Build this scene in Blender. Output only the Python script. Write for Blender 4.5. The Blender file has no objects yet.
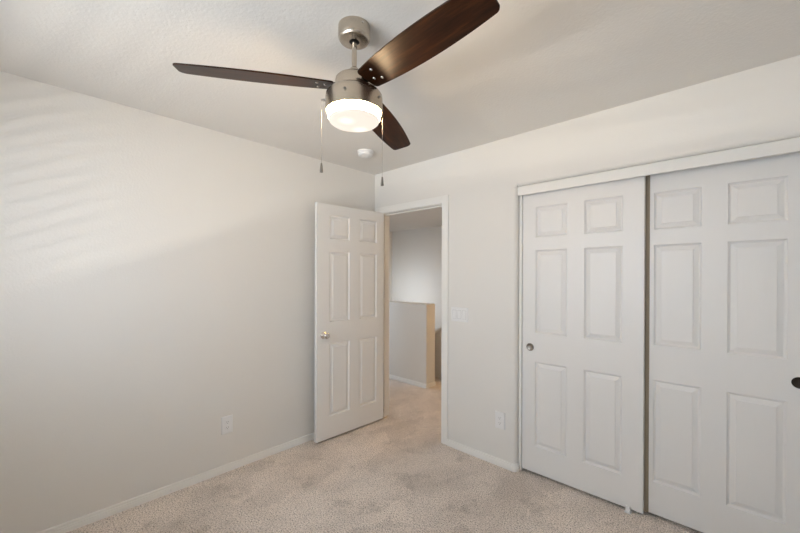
import bpy, bmesh, math, random
from mathutils import Vector, Matrix

# ------------------------------------------------------------------ camera, world, light, exposure
S = bpy.context.scene
COL = S.collection
PI = math.pi

cam_d = bpy.data.cameras.new('camera')
cam_d.sensor_width = 36.0
cam_d.lens = 361.05 / 800 * 36
cam_d.shift_y = 11.11 / 800
cam_d.clip_start = 0.02
cam = bpy.data.objects.new('camera', cam_d)
COL.objects.link(cam)
cam.location = (2.7058, -2.4756, 1.415)
cam.rotation_euler = (Matrix.Rotation(math.radians(43.499), 3, 'Z') @ Matrix.Rotation(PI / 2 - math.radians(0.2005), 3, 'X')
                      @ Matrix.Rotation(math.radians(0.164), 3, 'Z')).to_euler()
S.camera = cam

S.view_settings.view_transform = 'Standard'
S.view_settings.look = 'None'
S.view_settings.gamma = 1.0
S.view_settings.use_curve_mapping = False
S.view_settings.exposure = 0.10

W = bpy.data.worlds.new('sky')
S.world = W
W.use_nodes = True
W.node_tree.nodes['Background'].inputs[0].default_value = (0.75, 0.87, 1.0, 1)
W.node_tree.nodes['Background'].inputs[1].default_value = 0.6


def area(name, loc, target, sx, sy, power, color, spread=180):
    d = bpy.data.lights.new(name, 'AREA')
    d.shape = 'RECTANGLE'
    d.size, d.size_y = sx, sy
    d.energy = power
    d.color = color
    d.spread = math.radians(spread)
    o = bpy.data.objects.new(name, d)
    COL.objects.link(o)
    o.location = loc
    v = Vector(target) - Vector(loc)
    o.rotation_euler = v.to_track_quat('-Z', 'Y').to_euler()
    return o


# daylight outside the bedroom window (behind the camera): a broad sky part and the sunlit ground below it
area('window_daylight', (1.36, -3.62, 1.75), (1.36, 0.0, 1.2), 2.3, 2.1, 126, (0.775, 0.875, 1.0))
area('sunlit_ground', (2.5, -9.1, -1.3), (1.2, -3.1, 1.4), 10.0, 0.035, 760, (1.0, 0.94, 0.84))
# hall: added fill on the half wall, an added bright patch on the far wall, and the warm ceiling lamp at the right end
area('half_wall_fill', (-2.0, 0.25, 1.35), (-0.6, 1.1, 0.6), 0.8, 1.4, 20, (0.76, 0.87, 1.0))
area('far_wall_fill', (-2.35, 2.2, 1.0), (-2.50, 3.43, 1.05), 0.9, 0.8, 4.6, (0.88, 0.94, 1.0), 120)
area('hall_lamp', (1.15, 2.0, 2.36), (1.15, 2.0, 0.0), 0.25, 0.25, 13, (1.0, 0.55, 0.13))


# ------------------------------------------------------------------ materials
def new_mat(name):
    m = bpy.data.materials.new(name)
    m.use_nodes = True
    nt = m.node_tree
    return m, nt, nt.nodes['Principled BSDF']


def node(nt, kind, **kw):
    n = nt.nodes.new(kind)
    for k, v in kw.items():
        setattr(n, k, v)
    return n


def add_bump(nt, b, height, strength, dist):
    bp = node(nt, 'ShaderNodeBump')
    bp.inputs['Strength'].default_value = strength
    bp.inputs['Distance'].default_value = dist
    nt.links.new(height, bp.inputs['Height'])
    nt.links.new(bp.outputs['Normal'], b.inputs['Normal'])
    return bp


def coords(nt, scale=(1, 1, 1)):
    tc = node(nt, 'ShaderNodeTexCoord')
    mp = node(nt, 'ShaderNodeMapping')
    mp.inputs['Scale'].default_value = scale
    nt.links.new(tc.outputs['Object'], mp.inputs['Vector'])
    return mp.outputs['Vector']


def noise(nt, vec, scale, detail=2.0, rough=0.5):
    n = node(nt, 'ShaderNodeTexNoise')
    n.inputs['Scale'].default_value = scale
    n.inputs['Detail'].default_value = detail
    n.inputs['Roughness'].default_value = rough
    nt.links.new(vec, n.inputs['Vector'])
    return n.outputs['Fac']


def ramp(nt, fac, stops):
    r = node(nt, 'ShaderNodeValToRGB')
    e = r.color_ramp.elements
    while len(e) < len(stops):
        e.new(0.5)
    for k, (pos, c) in enumerate(stops):
        e[k].position = pos
        e[k].color = (*c, 1)
    nt.links.new(fac, r.inputs['Fac'])
    return r.outputs['Color']


def mixc(nt, fac, a, b, mode='MIX'):
    m = node(nt, 'ShaderNodeMix', data_type='RGBA', blend_type=mode)
    if isinstance(fac, (int, float)):
        m.inputs['Factor'].default_value = fac
    else:
        nt.links.new(fac, m.inputs['Factor'])
    for sock, v in ((m.inputs[6], a), (m.inputs[7], b)):
        if isinstance(v, tuple):
            sock.default_value = (*v, 1)
        else:
            nt.links.new(v, sock)
    return m.outputs[2]


def plain(name, col, rough=0.5, metal=0.0, spec=0.5):
    m, nt, b = new_mat(name)
    b.inputs['Base Color'].default_value = (*col, 1)
    b.inputs['Roughness'].default_value = rough
    b.inputs['Metallic'].default_value = metal
    b.inputs['Specular IOR Level'].default_value = spec
    return m


def wall_paint(name, col, bump=0.22):
    m, nt, b = new_mat(name)
    v = coords(nt)
    n1 = noise(nt, v, 85, 2.0, 0.5)
    n2 = noise(nt, v, 1.3, 2.0, 0.5)
    c = ramp(nt, n2, [(0.3, tuple(x * 0.985 for x in col)), (0.7, col)])
    nt.links.new(c, b.inputs['Base Color'])
    b.inputs['Roughness'].default_value = 0.62
    b.inputs['Specular IOR Level'].default_value = 0.3
    add_bump(nt, b, n1, bump, 0.004)
    return m


def trim_paint(name, col, grain=True, rough=0.38):
    m, nt, b = new_mat(name)
    b.inputs['Base Color'].default_value = (*col, 1)
    b.inputs['Roughness'].default_value = rough
    if grain:
        v = coords(nt, (1, 1, 0.045))
        n1 = noise(nt, v, 190, 3.0, 0.6)
        add_bump(nt, b, n1, 0.3, 0.003)
    return m


def carpet_mat():
    m, nt, b = new_mat('carpet_pile')
    v = coords(nt)
    vo = node(nt, 'ShaderNodeTexVoronoi')
    vo.inputs['Scale'].default_value = 130
    vo.inputs['Randomness'].default_value = 1.0
    nt.links.new(v, vo.inputs['Vector'])
    fine = noise(nt, v, 125, 3.0, 0.8)
    speck = ramp(nt, fine, [(0.36, (0.20, 0.168, 0.142)), (0.48, (0.84, 0.725, 0.635)), (0.60, (1.0, 0.92, 0.84))])
    # brushed patches where the pile lies another way
    vs = coords(nt, (1.5, 1.0, 1.0))
    wob = node(nt, 'ShaderNodeTexNoise')
    wob.inputs['Scale'].default_value = 3.0
    wob.inputs['Detail'].default_value = 4.0
    nt.links.new(vs, wob.inputs['Vector'])
    wv = mixc(nt, 0.22, vs, wob.outputs['Color'], 'LINEAR_LIGHT')
    cells = node(nt, 'ShaderNodeTexVoronoi')
    cells.inputs['Scale'].default_value = 1.7
    nt.links.new(wv, cells.inputs['Vector'])
    sep = node(nt, 'ShaderNodeSeparateColor')
    nt.links.new(cells.outputs['Color'], sep.inputs[0])
    patch = ramp(nt, sep.outputs[0], [(0.0, (0.88, 0.875, 0.87)), (0.45, (0.97, 0.97, 0.97)), (1.0, (1.03, 1.03, 1.03))])
    spots = noise(nt, v, 4.2, 5.0, 0.68)
    sp = ramp(nt, spots, [(0.34, (0.80, 0.79, 0.78)), (0.44, (1, 1, 1))])
    soft = ramp(nt, noise(nt, vs, 2.0, 5.0, 0.66), [(0.38, (0.86, 0.855, 0.85)), (0.58, (1.04, 1.04, 1.04))])
    c = mixc(nt, 1.0, speck, patch, 'MULTIPLY')
    c = mixc(nt, 1.0, c, soft, 'MULTIPLY')
    c = mixc(nt, 1.0, c, sp, 'MULTIPLY')
    nt.links.new(c, b.inputs['Base Color'])
    b.inputs['Roughness'].default_value = 0.95
    b.inputs['Specular IOR Level'].default_value = 0.1
    b.inputs['Sheen Weight'].default_value = 0.15
    h = node(nt, 'ShaderNodeMath', operation='ADD')
    nt.links.new(fine, h.inputs[0])
    nt.links.new(vo.outputs['Distance'], h.inputs[1])
    add_bump(nt, b, h.outputs[0], 0.55, 0.008)
    return m


def walnut_mat():
    m, nt, b = new_mat('dark_walnut')
    v = coords(nt, (0.9, 9.0, 9.0))
    n1 = noise(nt, v, 5.0, 5.0, 0.65)
    v2 = coords(nt, (2.0, 60.0, 60.0))
    n2 = noise(nt, v2, 3.0, 2.0, 0.6)
    c = ramp(nt, n1, [(0.30, (0.007, 0.0024, 0.0008)), (0.52, (0.026, 0.008, 0.0024)), (0.72, (0.060, 0.020, 0.006))])
    c2 = ramp(nt, n2, [(0.35, (0.75, 0.75, 0.75)), (0.65, (1.1, 1.1, 1.1))])
    c = mixc(nt, 1.0, c, c2, 'MULTIPLY')
    nt.links.new(c, b.inputs['Base Color'])
    b.inputs['Roughness'].default_value = 0.34
    b.inputs['Specular IOR Level'].default_value = 0.20
    add_bump(nt, b, n2, 0.05, 0.001)
    return m


def nickel_mat(name='brushed_nickel', rough=0.27, col=(0.54, 0.48, 0.405)):
    m, nt, b = new_mat(name)
    b.inputs['Roughness'].default_value = rough
    b.inputs['Base Color'].default_value = (*col, 1)
    b.inputs['Metallic'].default_value = 1.0
    b.inputs['Anisotropic'].default_value = 0.7
    tg = node(nt, 'ShaderNodeTangent', direction_type='RADIAL', axis='Z')
    nt.links.new(tg.outputs[0], b.inputs['Tangent'])
    return m


def shade_mat():
    """lit frosted glass: the side band glows strongest, the thick bottom disc less, with a hot spot under each bulb"""
    m, nt, b = new_mat('lit_frosted_glass')
    tc = node(nt, 'ShaderNodeTexCoord')

    def dist(c):
        d = node(nt, 'ShaderNodeVectorMath', operation='SUBTRACT')
        nt.links.new(tc.outputs['Object'], d.inputs[0])
        d.inputs[1].default_value = c
        k = node(nt, 'ShaderNodeVectorMath', operation='MULTIPLY')
        nt.links.new(d.outputs[0], k.inputs[0])
        k.inputs[1].default_value = (1, 1, 0)
        ln = node(nt, 'ShaderNodeVectorMath', operation='LENGTH')
        nt.links.new(k.outputs[0], ln.inputs[0])
        return ln.outputs['Value']

    def rng(v, a, b_, c, d):
        r = node(nt, 'ShaderNodeMapRange', interpolation_type='SMOOTHSTEP')
        for n_, x in (('From Min', a), ('From Max', b_), ('To Min', c), ('To Max', d)):
            r.inputs[n_].default_value = x
        nt.links.new(v, r.inputs['Value'])
        return r.outputs[0]

    acc = rng(dist((0, 0, 0)), 0.1034, 0.1060, SHADE_DISC, SHADE_BAND)
    for c in BULBS:
        ad = node(nt, 'ShaderNodeMath', operation='ADD')
        nt.links.new(acc, ad.inputs[0])
        nt.links.new(rng(dist(c), 0.0, 0.046, 0.34, 0.0), ad.inputs[1])
        acc = ad.outputs[0]
    b.inputs['Base Color'].default_value = (0.10, 0.09, 0.08, 1)
    b.inputs['Roughness'].default_value = 0.35
    nt.links.new(mixc(nt, rng(dist((0, 0, 0)), 0.1034, 0.1060, 0.0, 1.0), (1.0, 0.90, 0.78), (1.0, 0.70, 0.38)), b.inputs['Emission Color'])
    nt.links.new(acc, b.inputs['Emission Strength'])
    return m


def pane_mat():
    m, nt, b = new_mat('window_glass')
    out = nt.nodes['Material Output']
    nt.nodes.remove(b)
    t = node(nt, 'ShaderNodeBsdfTransparent')
    g = node(nt, 'ShaderNodeBsdfGlossy')
    g.inputs['Roughness'].default_value = 0.03
    mx = node(nt, 'ShaderNodeMixShader')
    mx.inputs[0].default_value = 0.05
    nt.links.new(t.outputs[0], mx.inputs[1])
    nt.links.new(g.outputs[0], mx.inputs[2])
    nt.links.new(mx.outputs[0], out.inputs['Surface'])
    return m


SHADE_DISC, SHADE_BAND = 0.86, 175.0
CAMR = Vector((math.cos(math.radians(43.2)), math.sin(math.radians(43.2)), 0))
CAMF = Vector((-CAMR.y, CAMR.x, 0))
BULBS = [CAMR * -0.027 + CAMF * -0.030, CAMR * 0.018 + CAMF * 0.060]
M_WALL = wall_paint('wall_paint', (0.80, 0.782, 0.745))
M_CEIL = wall_paint('ceiling_paint', (0.80, 0.78, 0.745), 0.35)
M_TRIM = trim_paint('trim_paint', (0.86, 0.845, 0.81), grain=False)
M_DOOR = trim_paint('door_paint', (0.83, 0.82, 0.80))
M_CARPET = carpet_mat()
M_WOOD = walnut_mat()
M_NICKEL = nickel_mat()
M_BRONZE = plain('dark_bronze', (0.055, 0.045, 0.036), 0.42, 0.9)
M_CHAIN = plain('chain_metal', (0.28, 0.26, 0.24), 0.55, 0.6)
M_GAP_SHADE = plain('taupe_gap_shade', (0.33, 0.275, 0.20), 0.9)  # shade of the gap between the closet doors, put into the colour
M_CHROME = plain('polished_chrome', (0.72, 0.70, 0.68), 0.08, 1.0)
M_DARKMETAL = plain('dark_metal', (0.02, 0.018, 0.016), 0.4, 0.6)
M_PULL = plain('aged_nickel', (0.30, 0.275, 0.245), 0.38, 1.0)
M_PLASTIC = plain('white_plastic', (0.84, 0.84, 0.835), 0.35)
M_SLOT = plain('grey_slot', (0.25, 0.25, 0.25), 0.6)
M_SHADE = shade_mat()
M_PANE = pane_mat()


# ------------------------------------------------------------------ mesh helpers
def add_box(bm, x0, x1, y0, y1, z0, z1):
    v = [bm.verts.new(p) for p in ((x0, y0, z0), (x1, y0, z0), (x1, y1, z0), (x0, y1, z0),
                                   (x0, y0, z1), (x1, y0, z1), (x1, y1, z1), (x0, y1, z1))]
    for f in ((0, 3, 2, 1), (4, 5, 6, 7), (0, 1, 5, 4), (1, 2, 6, 5), (2, 3, 7, 6), (3, 0, 4, 7)):
        bm.faces.new([v[i] for i in f])


def add_prism(bm, pts, axis, a, b):
    """closed polygon pts swept from a to b along axis ('x','y','z')"""
    def P(p, t):
        if axis == 'z':
            return (p[0], p[1], t)
        if axis == 'x':
            return (t, p[0], p[1])
        return (p[0], t, p[1])
    lo = [bm.verts.new(P(p, a)) for p in pts]
    hi = [bm.verts.new(P(p, b)) for p in pts]
    n = len(pts)
    bm.faces.new(lo[::-1])
    bm.faces.new(hi)
    for i in range(n):
        bm.faces.new((lo[i], lo[(i + 1) % n], hi[(i + 1) % n], hi[i]))


def add_lathe(bm, prof, seg=48, mat=None, close=True):
    """profile [(r, z)] spun about z; mat: Matrix applied"""
    mat = mat or Matrix.Identity(4)
    rings = []
    for r, z in prof:
        if r < 1e-6:
            rings.append([bm.verts.new(mat @ Vector((0, 0, z)))])
        else:
            rings.append([bm.verts.new(mat @ Vector((r * math.cos(2 * PI * k / seg), r * math.sin(2 * PI * k / seg), z)))
                          for k in range(seg)])
    for A, B in zip(rings, rings[1:]):
        for k in range(seg):
            k2 = (k + 1) % seg
            if len(A) == 1 and len(B) == 1:
                continue
            if len(A) == 1:
                bm.faces.new((A[0], B[k], B[k2]))
            elif len(B) == 1:
                bm.faces.new((A[k], B[0], A[k2]))
            else:
                bm.faces.new((A[k], B[k], B[k2], A[k2]))
    return rings


def obj(name, bm, mat, parent=None, smooth=None, bevel=0.0, loc=None, merge=True):
    if merge:
        bmesh.ops.remove_doubles(bm, verts=bm.verts, dist=1e-6)
    bmesh.ops.recalc_face_normals(bm, faces=bm.faces)
    me = bpy.data.meshes.new(name)
    bm.to_mesh(me)
    bm.free()
    me.materials.append(mat)
    o = bpy.data.objects.new(name, me)
    COL.objects.link(o)
    if parent:
        o.parent = parent
    if loc:
        o.location = loc
    if bevel:
        md = o.modifiers.new('bevel', 'BEVEL')
        md.width = bevel
        md.segments = 3
        md.limit_method = 'ANGLE'
        md.angle_limit = math.radians(40)
    if smooth is not None:
        me.shade_smooth()
        if smooth < 179:
            me.set_sharp_from_angle(angle=math.radians(smooth))
    return o


def tag(o, label=None, cat=None, group=None, kind=None):
    if label:
        o['label'] = label
    if cat:
        o['category'] = cat
    if group:
        o['group'] = group
    if kind:
        o['kind'] = kind
    return o


def thing(name, loc, label, cat, group=None, kind=None, rot=(0, 0, 0)):
    o = bpy.data.objects.new(name, None)
    o.empty_display_size = 0.05
    COL.objects.link(o)
    o.location = loc
    o.rotation_euler = rot
    return tag(o, label, cat, group, kind)


def struct(name, bm, mat, label, cat, **kw):
    return tag(obj(name, bm, mat, **kw), label, cat, None, 'structure')


def box_obj(name, dims, mat, parent=None, **kw):
    bm = bmesh.new()
    add_box(bm, *dims)
    return obj(name, bm, mat, parent, **kw)


# ------------------------------------------------------------------ room shell
H = 2.44          # ceiling height
RX = 3.13         # far side of the room (right of the camera)
BY = -3.13        # window wall (behind the camera)
T = 0.114         # wall thickness
HX0, HX1, HY1 = -3.15, 1.44, 3.43   # hall extents
DX0, DX1, DZ = 0.09, 0.853, 2.035   # bedroom doorway
CX0, CX1, CZ = 1.520, 3.04, 2.068   # closet opening

bm = bmesh.new()
add_box(bm, HX0 - T, RX + T, BY - T, HY1 + T, -0.12, 0.0)
struct('floor', bm, M_CARPET, 'beige grey cut pile carpet with brushed patches', 'carpet')

bm = bmesh.new()
add_box(bm, HX0 - T, RX + T, BY - T, HY1 + T, H, H + 0.12)
struct('ceiling', bm, M_CEIL, 'off white textured ceiling', 'ceiling')

bm = bmesh.new()
add_box(bm, -T, 0, BY - T, 0, 0, H)
struct('wall_left', bm, M_WALL, 'long off white wall at the left with one outlet', 'wall')

# the wall with the doorway and the closet
bm = bmesh.new()
add_box(bm, HX0 - T, DX0, 0, T, 0, H)                      # left of the doorway (and on along the hall)
add_box(bm, DX0, DX1, 0, T, DZ, H)                         # above the doorway
R = 0.026
arc = [(CX0 - R + R * math.sin(a), R - R * math.cos(a)) for a in [k * PI / 2 / 24 for k in range(25)]]
add_prism(bm, [(DX1, 0)] + arc + [(CX0, T), (DX1, T)], 'z', 0, CZ)     # pier with its bullnose corner
add_box(bm, DX1, CX0, 0, T, CZ, H)
arc2 = [(R - R * math.cos(a), CZ + R - R * math.sin(a)) for a in [k * PI / 2 / 24 for k in range(25)]]
add_prism(bm, [(0, H)] + arc2 + [(T, CZ), (T, H)], 'x', CX0, RX + T)   # above the closet
add_box(bm, CX1, RX + T, 0, T, 0, CZ)                      # right of the closet
o = struct('wall_right', bm, M_WALL, 'off white wall holding the doorway and the closet', 'wall', merge=False)

bm = bmesh.new()
add_box(bm, RX, RX + T, BY - T, 0.72, 0, H)
struct('wall_side', bm, M_WALL, 'off white side wall beside the closet', 'wall')

# window wall behind the camera
WX0, WX1, WZ0, WZ1 = 0.66, 2.26, 0.93, 2.12
bm = bmesh.new()
add_box(bm, 0, WX0, BY - T, BY, 0, H)
add_box(bm, WX1, RX, BY - T, BY, 0, H)
add_box(bm, WX0, WX1, BY - T, BY, 0, WZ0)
add_box(bm, WX0, WX1, BY - T, BY, WZ1, H)
struct('wall_back', bm, M_WALL, 'off white wall with the bedroom window', 'wall')

# closet interior
bm = bmesh.new()
add_box(bm, HX1, RX, 0.72, 0.80, 0, H)
add_box(bm, HX1, CX0 - 0.003, T, 0.72, 0, H)
struct('wall_closet', bm, M_WALL, 'inner walls of the closet', 'wall')

# hall
bm = bmesh.new()
add_box(bm, HX0, HX1 + T, HY1, HY1 + T, 0, H)
struct('wall_far', bm, M_WALL, 'off white far wall of the hall', 'wall')
bm = bmesh.new()
add_box(bm, HX0 - T, HX0, T, HY1 + T, 0, H)
struct('wall_hall_left', bm, M_WALL, 'off white left end wall of the hall', 'wall')
bm = bmesh.new()
add_box(bm, HX1, HX1 + T, 0.80, HY1, 0, H)
struct('wall_hall_right', bm, M_WALL, 'off white right end wall of the hall', 'wall')

# half wall by the stairs
bm = bmesh.new()
add_box(bm, -1.70, -0.190, 1.065, 1.245, 0, 1.06)
struct('wall_half', bm, M_WALL, 'waist high white half wall standing in the hall', 'half wall', bevel=0.012, smooth=40)

# sloped stair wall behind it
bm = bmesh.new()
sl = 0.70
zx = lambda x: 0.622 + sl * (x + 0.441)
add_prism(bm, [(-1.32, 0), (0.10, 0), (0.10, zx(0.10) - 0.02), (-1.32, zx(-1.32) - 0.02)], 'y', 1.555, 1.66)
w = struct('wall_stair', bm, M_WALL, 'sloped stair wall behind the half wall', 'stair wall')
bm = bmesh.new()
add_prism(bm, [(-1.32, zx(-1.32) - 0.02), (0.12, zx(0.12) - 0.02), (0.12, zx(0.12) + 0.012), (-1.32, zx(-1.32) + 0.012)], 'y', 1.54, 1.675)
obj('stair_cap', bm, M_TRIM, w)

# ------------------------------------------------------------------ baseboards
def base_profile():
    """(out, z) cross-section of the moulded skirting"""
    return [(0, 0), (0.015, 0), (0.015, 0.022), (0.0125, 0.0255), (0.0125, 0.034), (0.0095, 0.0365), (0.0095, 0.0450), (0.0080, 0.0495), (0, 0.0525)]


def sweep_base(bm, path):
    """path: list of (x, y, nx, ny) — nx, ny the direction the profile sticks out"""
    prof = base_profile()
    rows = [[bm.verts.new((x + nx * d, y + ny * d, z)) for d, z in prof] for x, y, nx, ny in path]
    n = len(prof)
    for A, B in zip(rows, rows[1:]):
        for i in range(n):
            bm.faces.new((A[i], A[(i + 1) % n], B[(i + 1) % n], B[i]))
    bm.faces.new(rows[0])
    bm.faces.new(rows[-1][::-1])


bm = bmesh.new()
sweep_base(bm, [(0, BY, 1, 0), (0, 0, 1, 0)])
struct('baseboard_left', bm, M_TRIM, 'moulded white baseboard along the left wall', 'baseboard')

bm = bmesh.new()
path = [(0.918, 0, 0, -1)]
for k in range(11):
    a = k * PI / 2 / 10
    path.append((CX0 - R + R * math.sin(a), R - R * math.cos(a), math.sin(a), -math.cos(a)))
sweep_base(bm, path)
struct('baseboard_right', bm, M_TRIM, 'short moulded white baseboard between doorway and closet', 'baseboard', smooth=35)

bm = bmesh.new()
sweep_base(bm, [(-1.70, 1.065, 0, -1), (-0.190, 1.065, 0.72, -1), (-0.190, 1.065, 1, -0.7), (-0.190, 1.245, 1, 0)])
struct('baseboard_hall', bm, M_TRIM, 'white baseboard around the foot of the half wall', 'baseboard')
bm = bmesh.new()
sweep_base(bm, [(HX1, HY1, 0, -1), (HX0, HY1, 0, -1)])
struct('baseboard_far', bm, M_TRIM, 'white baseboard on the far hall wall', 'baseboard')

# ------------------------------------------------------------------ bedroom doorway: casing, jambs, stops
CW, CT = 0.064, 0.012
tr = tag(bpy.data.objects.new('trim_1', None), 'white door casing and jambs around the bedroom doorway', 'door frame', None, 'structure')
COL.objects.link(tr)
for s, nm in ((1, 'near'), (-1, 'far')):
    y0, y1 = (-CT, 0.0) if s == 1 else (T, T + CT)
    bm = bmesh.new()
    add_box(bm, DX1 + 0.001, DX1 + 0.001 + CW, y0, y1, 0, DZ + CW)
    obj('casing', bm, M_TRIM, tr, bevel=0.003)
    bm = bmesh.new()
    add_box(bm, DX0 - CW, DX0 - 0.001, y0, y1, 0, DZ + CW)
    obj('casing', bm, M_TRIM, tr, bevel=0.003)
    bm = bmesh.new()
    add_box(bm, DX0 - 0.001, DX1 + 0.001, y0, y1, DZ + 0.001, DZ + CW)
    obj('head_casing', bm, M_TRIM, tr, bevel=0.003)
J = 0.016
box_obj('jamb', (DX0 - 0.0005, DX0 + 0.004, -0.002, T + 0.002, 0, DZ), M_TRIM, tr)
box_obj('jamb', (DX1 - 0.004, DX1 + 0.0005, -0.002, T + 0.002, 0, DZ), M_TRIM, tr)
box_obj('head_jamb', (DX0, DX1, -0.002, T + 0.002, DZ - 0.004, DZ + 0.0005), M_TRIM, tr)
box_obj('door_stop', (DX0 + 0.004, DX0 + 0.015, 0.040, 0.075, 0, DZ - 0.004), M_TRIM, tr, bevel=0.002)
box_obj('door_stop', (DX1 - 0.015, DX1 - 0.004, 0.040, 0.075, 0, DZ - 0.004), M_TRIM, tr, bevel=0.002)
box_obj('door_stop', (DX0 + 0.015, DX1 - 0.015, 0.040, 0.075, DZ - 0.015, DZ - 0.004), M_TRIM, tr, bevel=0.002)
bm = bmesh.new()
add_box(bm, DX1 - 0.0052, DX1 - 0.0038, 0.004, 0.030, 0.87, 0.95)
obj('strike_plate', bm, M_PULL, tr)

# ------------------------------------------------------------------ six-panel doors
PROF = [(0.0, 0.0), (0.003, -0.005), (0.007, -0.0095), (0.012, -0.0125), (0.034, -0.0040), (0.0350, -0.0010), (0.038, -0.0005)]


def panel_door(w, h, t, xs, zs, bev=0.0022):
    """slab in x 0..w, y 0..t (front face y=0), z 0..h; xs/zs: panel intervals"""
    bm = bmesh.new()
    gx = sorted({0.0, w, *[v for p in xs for v in p]})
    gz = sorted({0.0, h, *[v for p in zs for v in p]})
    for side in (0, 1):
        def Y(d):
            return -d if side == 0 else t + d
        for x0, x1 in zip(gx, gx[1:]):
            for z0, z1 in zip(gz, gz[1:]):
                if (x0, x1) in xs and (z0, z1) in zs:
                    prev = None
                    for off, d in PROF:
                        ring = [bm.verts.new(p) for p in ((x0 + off, Y(d), z0 + off), (x1 - off, Y(d), z0 + off),
                                                          (x1 - off, Y(d), z1 - off), (x0 + off, Y(d), z1 - off))]
                        if prev:
                            for i in range(4):
                                bm.faces.new((prev[i], prev[(i + 1) % 4], ring[(i + 1) % 4], ring[i]))
                        prev = ring
                    bm.faces.new(prev)
                else:
                    bm.faces.new([bm.verts.new(p) for p in ((x0, Y(0), z0), (x1, Y(0), z0), (x1, Y(0), z1), (x0, Y(0), z1))])
    for z in (0.0, h):
        for x0, x1 in zip(gx, gx[1:]):
            bm.faces.new([bm.verts.new(p) for p in ((x0, 0, z), (x1, 0, z), (x1, t, z), (x0, t, z))])
    for x in (0.0, w):
        for z0, z1 in zip(gz, gz[1:]):
            bm.faces.new([bm.verts.new(p) for p in ((x, 0, z0), (x, t, z0), (x, t, z1), (x, 0, z1))])
    bmesh.ops.remove_doubles(bm, verts=bm.verts, dist=1e-6)
    bmesh.ops.recalc_face_normals(bm, faces=bm.faces)
    rim = []
    for e in bm.edges:
        on = 0
        a, b = e.verts[0].co, e.verts[1].co
        for y in (0.0, t):
            if abs(a.y - y) < 1e-6 and abs(b.y - y) < 1e-6:
                on = 1
        edge = any(abs(a[i] - v) < 1e-6 and abs(b[i] - v) < 1e-6 for i, v in ((0, 0), (0, w), (2, 0), (2, h)))
        if on and edge and len(e.link_faces) == 2 and e.calc_face_angle(0) > 1.0:
            rim.append(e)
    bmesh.ops.bevel(bm, geom=rim, offset=bev, segments=2, profile=0.5, affect='EDGES')
    return bm


# bedroom door, open against the left wall. Local x runs from the hinge to the free edge, front (y=0) faces the room.
DW, DH, DT = 0.757, 2.017, 0.035
door = thing('door_1', (0.110, -0.008, 0.017), 'open white six panel bedroom door with a round knob', 'door', None, 'structure',
             (0, 0, math.atan2(-0.7568, -0.0185)))
xs = [(0.092, 0.306), (0.416, 0.630)]
zs = [(0.190, 0.818), (1.003, 1.612), (1.719, 1.925)]
bm = panel_door(DW, DH, DT, xs, zs)
slab = obj('door_panel', bm, M_DOOR, door)
# the panel's front must face +x of the room: the local +y side faces the room or the wall depending on the rotation
for side in (-1, 1):
    rot = Matrix.Translation((0.692, 0.0 if side < 0 else DT, 0.897)) @ Matrix.Rotation(PI / 2 if side < 0 else -PI / 2, 4, 'X')
    bm = bmesh.new()
    add_lathe(bm, [(0, 0.0), (0.031, 0.0), (0.031, 0.003), (0.028, 0.007), (0.014, 0.009), (0.0115, 0.012), (0.0105, 0.026),
                   (0.014, 0.031), (0.022, 0.036), (0.0262, 0.044), (0.0265, 0.052), (0.023, 0.060), (0.015, 0.0645), (0, 0.066)], 32, rot)
    k = obj('door_knob', bm, M_CHROME, door, smooth=50)
    k['label'] = 'polished round metal door knob'
for hz in (0.16, 1.0, 1.82):
    bm = bmesh.new()
    add_lathe(bm, [(0, hz), (0.006, hz), (0.006, hz + 0.09), (0, hz + 0.09)], 14, Matrix.Translation((-0.004, -0.003, 0)))
    obj('hinge', bm, M_PULL, door, smooth=40)

# closet: header, jamb, track, sliding doors
bm = bmesh.new()
add_prism(bm, [(0.004, 2.000), (0.004, 2.056), (0.010, 2.066), (0.022, 2.066), (0.022, 2.000)], 'x', 1.5225, CX1)
struct('trim_2', bm, M_TRIM, 'white fascia board across the top of the closet opening', 'closet header', bevel=0.002)
bm = bmesh.new()
add_box(bm, 1.5205, 1.540, 0.040, T, 0, 2.06)
struct('trim_3', bm, M_TRIM, 'narrow white closet jamb beside the sliding door', 'closet jamb', bevel=0.002)
bm = bmesh.new()
add_box(bm, 1.540, CX1, 0.030, T, 2.045, 2.065)
struct('trim_4', bm, M_TRIM, 'closet door track hidden behind the fascia', 'closet track')

cxs = [(0.095, 0.311), (0.417, 0.634)]
czs = [(0.190, 0.792), (0.996, 1.586), (1.675, 1.893)]


def closet_door(name, x0, y, w, pull_x, label, pull_label, pull_mat):
    d = thing(name, (x0, y, 0.018), label, 'closet door', None, 'structure')
    obj('door_panel', panel_door(w, 2.018, 0.035, cxs, czs), M_DOOR, d)
    rot = Matrix.Translation((pull_x, 0.0, 0.892)) @ Matrix.Rotation(PI / 2, 4, 'X')
    bm = bmesh.new()
    add_lathe(bm, [(0.0255, 0.0), (0.0275, 0.0012), (0.0275, 0.0022), (0.026, 0.0032), (0.0235, 0.0030), (0.022, 0.0014), (0.021, 0.0006), (0, 0.0004)], 40, rot)
    p = obj('finger_pull', bm, pull_mat, d, smooth=60)
    p['label'] = pull_label
    return d


closet_door('door_2', 1.541, 0.052, 0.745, 1.600 - 1.541, 'left white six panel sliding closet door in front',
            'small round metal finger pull', M_PULL)
closet_door('door_3', 2.231, 0.096, 0.79, 2.906 - 2.231, 'right white six panel sliding closet door behind the front one',
            'round dark metal finger pull', M_BRONZE)
st = box_obj('gap_shade_strip', (2.283 - 2.231, 2.306 - 2.231, -0.006, 0.0005, 0.0, 2.016), M_GAP_SHADE, bpy.data.objects['door_3'])  # added strip, coloured as the shade between the two doors
st['label'] = 'taupe strip standing in for the shaded gap beside the front door'

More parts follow.
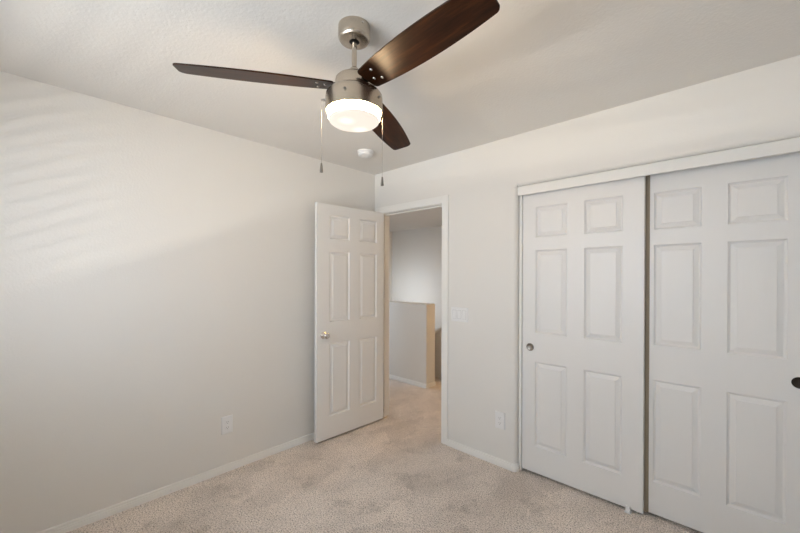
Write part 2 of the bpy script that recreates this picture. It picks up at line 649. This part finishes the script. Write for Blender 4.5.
# ------------------------------------------------------------------ window (behind the camera): frame, pane, blind slats
win = thing('window_1', (0, BY, 0), 'bedroom window with white blind', 'window', None, 'structure')
bm = bmesh.new()
f = 0.045
for d in ((WX0, WX0 + f, WZ0, WZ1), (WX1 - f, WX1, WZ0, WZ1), (WX0 + f, WX1 - f, WZ0, WZ0 + f), (WX0 + f, WX1 - f, WZ1 - f, WZ1),
          ((WX0 + WX1) / 2 - 0.02, (WX0 + WX1) / 2 + 0.02, WZ0 + f, WZ1 - f)):
    add_box(bm, d[0], d[1], -0.105, -0.065, d[2], d[3])
obj('window_frame', bm, M_TRIM, win)
bm = bmesh.new()
add_box(bm, WX0 + f, WX1 - f, -0.087, -0.083, WZ0 + f, WZ1 - f)
obj('pane', bm, M_PANE, win)
bm = bmesh.new()
tilt = math.radians(3)
z = WZ0 + 0.03
while z < WZ1 - 0.05:
    dy, dz = 0.031 * math.cos(tilt), 0.031 * math.sin(tilt)
    add_prism(bm, [(-0.030 - dy, z - dz), (-0.030 + dy, z + dz), (-0.030 + dy, z + dz + 0.0025), (-0.030 - dy, z - dz + 0.0025)],
              'x', WX0 + 0.01, WX1 - 0.01)
    z += 0.078
obj('blind_slats', bm, M_PLASTIC, win)
box_obj('blind_rail', (WX0 + 0.005, WX1 - 0.005, -0.055, -0.005, WZ1 - 0.045, WZ1 - 0.001), M_PLASTIC, win)

# ------------------------------------------------------------------ ceiling fan
FX, FY = 1.543, -1.527
fan = thing('ceiling_fan', (FX, FY, H), 'brushed nickel ceiling fan with three dark wood blades and a lit glass shade', 'ceiling fan')
Z = lambda z: z - H


def lathe_part(name, prof, mat, parent=fan, seg=64, smooth=35):
    bm = bmesh.new()
    add_lathe(bm, [(r, Z(z)) for r, z in prof], seg)
    return obj(name, bm, mat, parent, smooth=smooth)


can = lathe_part('canopy', [(0, 2.44), (0.0650, 2.44), (0.0655, 2.437), (0.0655, 2.398), (0.0640, 2.389), (0.059, 2.382), (0.050, 2.379),
                            (0.021, 2.378), (0.020, 2.381), (0.0, 2.381)], M_NICKEL)
lathe_part('canopy_collar', [(0, 2.379), (0.0195, 2.379), (0.0195, 2.3765), (0.012, 2.374), (0, 2.374)], M_DARKMETAL, can, 32)
for a in (-0.15, 2.9):
    bm = bmesh.new()
    rot = Matrix.Rotation(a, 4, 'Z') @ Matrix.Translation((0.0650, 0, Z(2.425))) @ Matrix.Rotation(PI / 2, 4, 'Y')
    add_lathe(bm, [(0, 0), (0.004, 0), (0.0036, 0.0015), (0, 0.002)], 14, rot)
    obj('screw', bm, M_CHROME, can, smooth=40)
lathe_part('downrod', [(0, 2.385), (0.0105, 2.385), (0.0105, 2.240), (0, 2.240)], M_NICKEL, seg=32)
lathe_part('coupling', [(0, 2.272), (0.0125, 2.272), (0.0170, 2.267), (0.0180, 2.256), (0.027, 2.250), (0.028, 2.234), (0, 2.234)], M_NICKEL, seg=32)
lathe_part('motor_housing', [(0, 2.238), (0.050, 2.236), (0.068, 2.230), (0.0755, 2.222), (0.0770, 2.212), (0.0770, 2.1725), (0.0, 2.1725)], M_NICKEL)
lh = lathe_part('light_housing', [(0, 2.173), (0.080, 2.173), (0.096, 2.171), (0.108, 2.165), (0.1145, 2.156), (0.1162, 2.146), (0.1165, 2.138),
                                  (0.1165, 2.088), (0.1140, 2.086), (0.1075, 2.088), (0.1075, 2.100), (0, 2.100)], M_NICKEL)
lathe_part('glass_shade', [(0.1045, 2.0995), (0.1055, 2.094), (0.1062, 2.082), (0.1058, 2.068), (0.1045, 2.0585), (0.1010, 2.0505), (0.0955, 2.0455),
                           (0.085, 2.0430), (0.060, 2.0418), (0, 2.0412)], M_SHADE, smooth=180)
# thumb screws on the light housing
for a in (-25, -100, 35):
    bm = bmesh.new()
    rot = Matrix.Rotation(math.radians(43.2 + a), 4, 'Z') @ Matrix.Translation((0.1165, 0, Z(2.128))) @ Matrix.Rotation(PI / 2, 4, 'Y')
    add_lathe(bm, [(0, 0), (0.0055, 0), (0.0055, 0.004), (0.004, 0.006), (0, 0.0065)], 16, rot)
    obj('thumb_screw', bm, M_PULL, lh, smooth=40)


def blade_bm():
    import itertools
    def hw(r):    # half width through (.10,.0535) (.38,.0695) (.64,.0551)
        p = [(0.10, 0.0530), (0.38, 0.0692), (0.64, 0.0545)]
        s = 0
        for i, (xi, yi) in enumerate(p):
            L = yi
            for j, (xj, _) in enumerate(p):
                if i != j:
                    L *= (r - xj) / (xi - xj)
            s += L
        return s
    x0, x1, cr, cr0 = 0.084, 0.664, 0.030, 0.018
    def corner(cx, cy, rad, a0, a1, n=8):
        return [(cx + rad * math.cos(a0 + (a1 - a0) * k / n), cy + rad * math.sin(a0 + (a1 - a0) * k / n)) for k in range(n + 1)]
    up = [(x0 + cr0 + (x1 - cr - x0 - cr0) * k / 24) for k in range(25)]
    pts = []
    pts += corner(x0 + cr0, -hw(x0 + cr0) + cr0, cr0, PI, 1.5 * PI)
    pts += [(x, -hw(x)) for x in up[1:-1]]
    pts += corner(x1 - cr, -hw(x1 - cr) + cr, cr, 1.5 * PI, 2 * PI)
    x1b, crb = x1 - 0.003, 0.022
    pts += corner(x1b - crb, hw(x1b - crb) - crb, crb, 0, 0.5 * PI)
    pts += [(x, hw(x)) for x in up[::-1][1:-1]]
    pts += corner(x0 + cr0, hw(x0 + cr0) - cr0, cr0, 0.5 * PI, PI)
    bm = bmesh.new()
    add_prism(bm, pts, 'z', -0.003, 0.003)
    return bm


blade0 = None
for k in range(3):
    th = math.radians(-124.47 + 120 * k)
    M = Matrix.Translation((0, 0, Z(2.1905))) @ Matrix.Rotation(th, 4, 'Z') @ Matrix.Rotation(math.radians((0, 0, 1.8)[k]), 4, 'Y') @ Matrix.Rotation(math.radians(-12.55), 4, 'X')
    if blade0 is None:
        b = obj('blade', blade_bm(), M_WOOD, fan, bevel=0.0012)
        sub = []
        for sx, sy in ((0.118, 0.012), (0.146, -0.026), (0.150, 0.026)):
            bm = bmesh.new()
            add_lathe(bm, [(0, -0.003), (0.0058, -0.003), (0.0050, -0.0052), (0.0025, -0.006), (0, -0.006)], 18, Matrix.Translation((sx, sy, 0)))
            sub.append(obj('screw', bm, M_CHROME, b, smooth=60))
        bm = bmesh.new()
        add_prism(bm, [(0.060, -0.016), (0.105, -0.020), (0.135, -0.036), (0.162, -0.034), (0.166, 0.034), (0.135, 0.036), (0.105, 0.020), (0.060, 0.016)],
                  'z', 0.003, 0.008)
        sub.append(obj('blade_bracket', bm, M_DARKMETAL, b, bevel=0.001))
        blade0 = b
    else:
        b = blade0.copy()
        COL.objects.link(b)
        b.parent = fan
        for s in sub:
            c = s.copy()
            COL.objects.link(c)
            c.parent = b
    b.matrix_local = M

# pull chains with bell-shaped fobs
for lat, dep, ztop, zbot, zfob in ((-0.1345, 0.0, 2.140, 1.880, 1.843), (0.1135, 0.046, 2.120, 1.836, 1.799)):
    c = CAMR * lat + CAMF * dep
    bm = bmesh.new()
    z = ztop
    add_lathe(bm, [(0, Z(ztop)), (0.0005, Z(ztop)), (0.0005, Z(zbot)), (0, Z(zbot))], 8, Matrix.Translation(c))
    while z > zbot:
        bmesh.ops.create_icosphere(bm, subdivisions=1, radius=0.0010, matrix=Matrix.Translation(c + Vector((0, 0, Z(z)))))
        z -= 0.004
    ch = obj('pull_chain', bm, M_CHAIN, fan)
    bm = bmesh.new()
    add_lathe(bm, [(0, Z(zbot + 0.002)), (0.003, Z(zbot + 0.001)), (0.0045, Z(zbot - 0.010)), (0.0068, Z(zfob + 0.006)), (0.0068, Z(zfob)), (0, Z(zfob))],
              20, Matrix.Translation(c))
    obj('chain_fob', bm, M_PULL, ch, smooth=50)
    bm = bmesh.new()
    d = c.normalized()
    rot = Matrix.Translation((0, 0, Z(ztop))) @ Matrix.Rotation(math.atan2(d.y, d.x), 4, 'Z') @ Matrix.Translation((0.1165, 0, 0)) @ Matrix.Rotation(PI / 2, 4, 'Y')
    add_lathe(bm, [(0, 0), (0.005, 0), (0.005, 0.008), (0.0035, c.length - 0.1165 + 0.002), (0, c.length - 0.1165 + 0.002)], 16, rot)
    obj('chain_outlet', bm, M_PULL, ch, smooth=50)

# ------------------------------------------------------------------ smoke detector
sd = thing('smoke_detector', (0.452, -0.517, H), 'round white smoke detector on the ceiling', 'smoke detector')
bm = bmesh.new()
add_lathe(bm, [(0, 0), (0.066, 0), (0.066, -0.010), (0.064, -0.012), (0, -0.012)], 48)
obj('mounting_plate', bm, M_PLASTIC, sd, smooth=40)
bm = bmesh.new()
add_lathe(bm, [(0, -0.012), (0.060, -0.012), (0.0595, -0.026), (0.056, -0.034), (0.048, -0.0385), (0.030, -0.040), (0.029, -0.0385), (0, -0.0385)], 48)
cv = obj('cover', bm, M_PLASTIC, sd, smooth=40)
bm = bmesh.new()
add_lathe(bm, [(0, -0.038), (0.009, -0.038), (0.009, -0.041), (0, -0.0415)], 20, Matrix.Translation((0.015, 0.01, 0)))
obj('test_button', bm, M_PLASTIC, sd, smooth=40)

# ------------------------------------------------------------------ switch plate and outlets
def plate_bm(w, h, t=0.0072):
    bm = bmesh.new()
    b = 0.004
    add_box(bm, -w / 2, w / 2, -0.002, 0, -h / 2, h / 2)
    lo = [bm.verts.new(p) for p in ((-w / 2, -0.002, -h / 2), (w / 2, -0.002, -h / 2), (w / 2, -0.002, h / 2), (-w / 2, -0.002, h / 2))]
    hi = [bm.verts.new(p) for p in ((-w / 2 + b, -t, -h / 2 + b), (w / 2 - b, -t, -h / 2 + b), (w / 2 - b, -t, h / 2 - b), (-w / 2 + b, -t, h / 2 - b))]
    for i in range(4):
        bm.faces.new((lo[i], lo[(i + 1) % 4], hi[(i + 1) % 4], hi[i]))
    bm.faces.new(hi)
    return bm


sw = thing('light_switch', (1.030, 0, 1.105), 'white three gang rocker switch plate beside the doorway', 'light switch')
obj('switch_plate', plate_bm(0.163, 0.117), M_PLASTIC, sw)
for i, dx in enumerate((-0.046, 0, 0.046)):
    bm = bmesh.new()
    up = 1 if i != 1 else -1
    add_prism(bm, [(-0.0065, -0.033), (-0.0088 - 0.0012 * up, -0.033), (-0.0082, 0), (-0.0088 + 0.0012 * up, 0.033), (-0.0065, 0.033)], 'x', dx - 0.0165, dx + 0.0165)
    obj('rocker', bm, M_PLASTIC, sw, bevel=0.0008)
    bm = bmesh.new()
    for a in ((dx - 0.0180, dx - 0.0166, -0.0345, 0.0345), (dx + 0.0166, dx + 0.0180, -0.0345, 0.0345),
              (dx - 0.0166, dx + 0.0166, 0.0331, 0.0345), (dx - 0.0166, dx + 0.0166, -0.0345, -0.0331)):
        add_box(bm, a[0], a[1], -0.0075, -0.0068, a[2], a[3])
    obj('rocker_gap', bm, plain('grey_gap', (0.45, 0.45, 0.45), 0.6) if i == 0 else bpy.data.materials['grey_gap'], sw)


def outlet(loc, rz, label):
    o = thing('wall_outlet', loc, label, 'outlet', None, None, (0, 0, rz))
    obj('cover_plate', plate_bm(0.080, 0.127), M_PLASTIC, o)
    bm = bmesh.new()
    add_lathe(bm, [(0, 0.0070), (0.0030, 0.0070), (0.0025, 0.0084), (0, 0.0086)], 14, Matrix.Rotation(PI / 2, 4, 'X'))
    obj('screw', bm, M_PLASTIC, o, smooth=40)
    for dz in (-0.0195, 0.0195):
        bm = bmesh.new()
        pts = [(0.0168 * math.cos(a), max(-0.0135, min(0.0135, 0.0175 * math.sin(a))) + dz) for a in [2 * PI * k / 28 for k in range(28)]]
        add_prism(bm, pts, 'y', -0.0092, -0.0065)
        r = obj('receptacle', bm, M_PLASTIC, o, bevel=0.0005)
        bm = bmesh.new()
        add_box(bm, -0.0072, -0.0050, -0.0096, -0.0090, dz - 0.001, dz + 0.0075)
        add_box(bm, 0.0050, 0.0072, -0.0096, -0.0090, dz - 0.001, dz + 0.0065)
        add_box(bm, -0.0022, 0.0022, -0.0096, -0.0090, dz - 0.0095, dz - 0.0052)
        s = obj('slots', bm, M_SLOT, r)
    return o


outlet((1.395, 0, 0.340), 0, 'white wall outlet between the doorway and the closet')
outlet((0, -1.441, 0.337), PI / 2, 'white wall outlet low on the long left wall')

# ------------------------------------------------------------------ closet door floor guide
g = thing('door_guide', (2.212, 0.040, 0), 'small white plastic guide under the front closet door', 'door guide')
box_obj('guide_base', (-0.017, 0.017, -0.012, 0.090, 0.0, 0.006), M_PLASTIC, g, bevel=0.001)
box_obj('guide_tab', (-0.012, 0.012, -0.004, 0.008, 0.005, 0.042), M_PLASTIC, g, bevel=0.002)
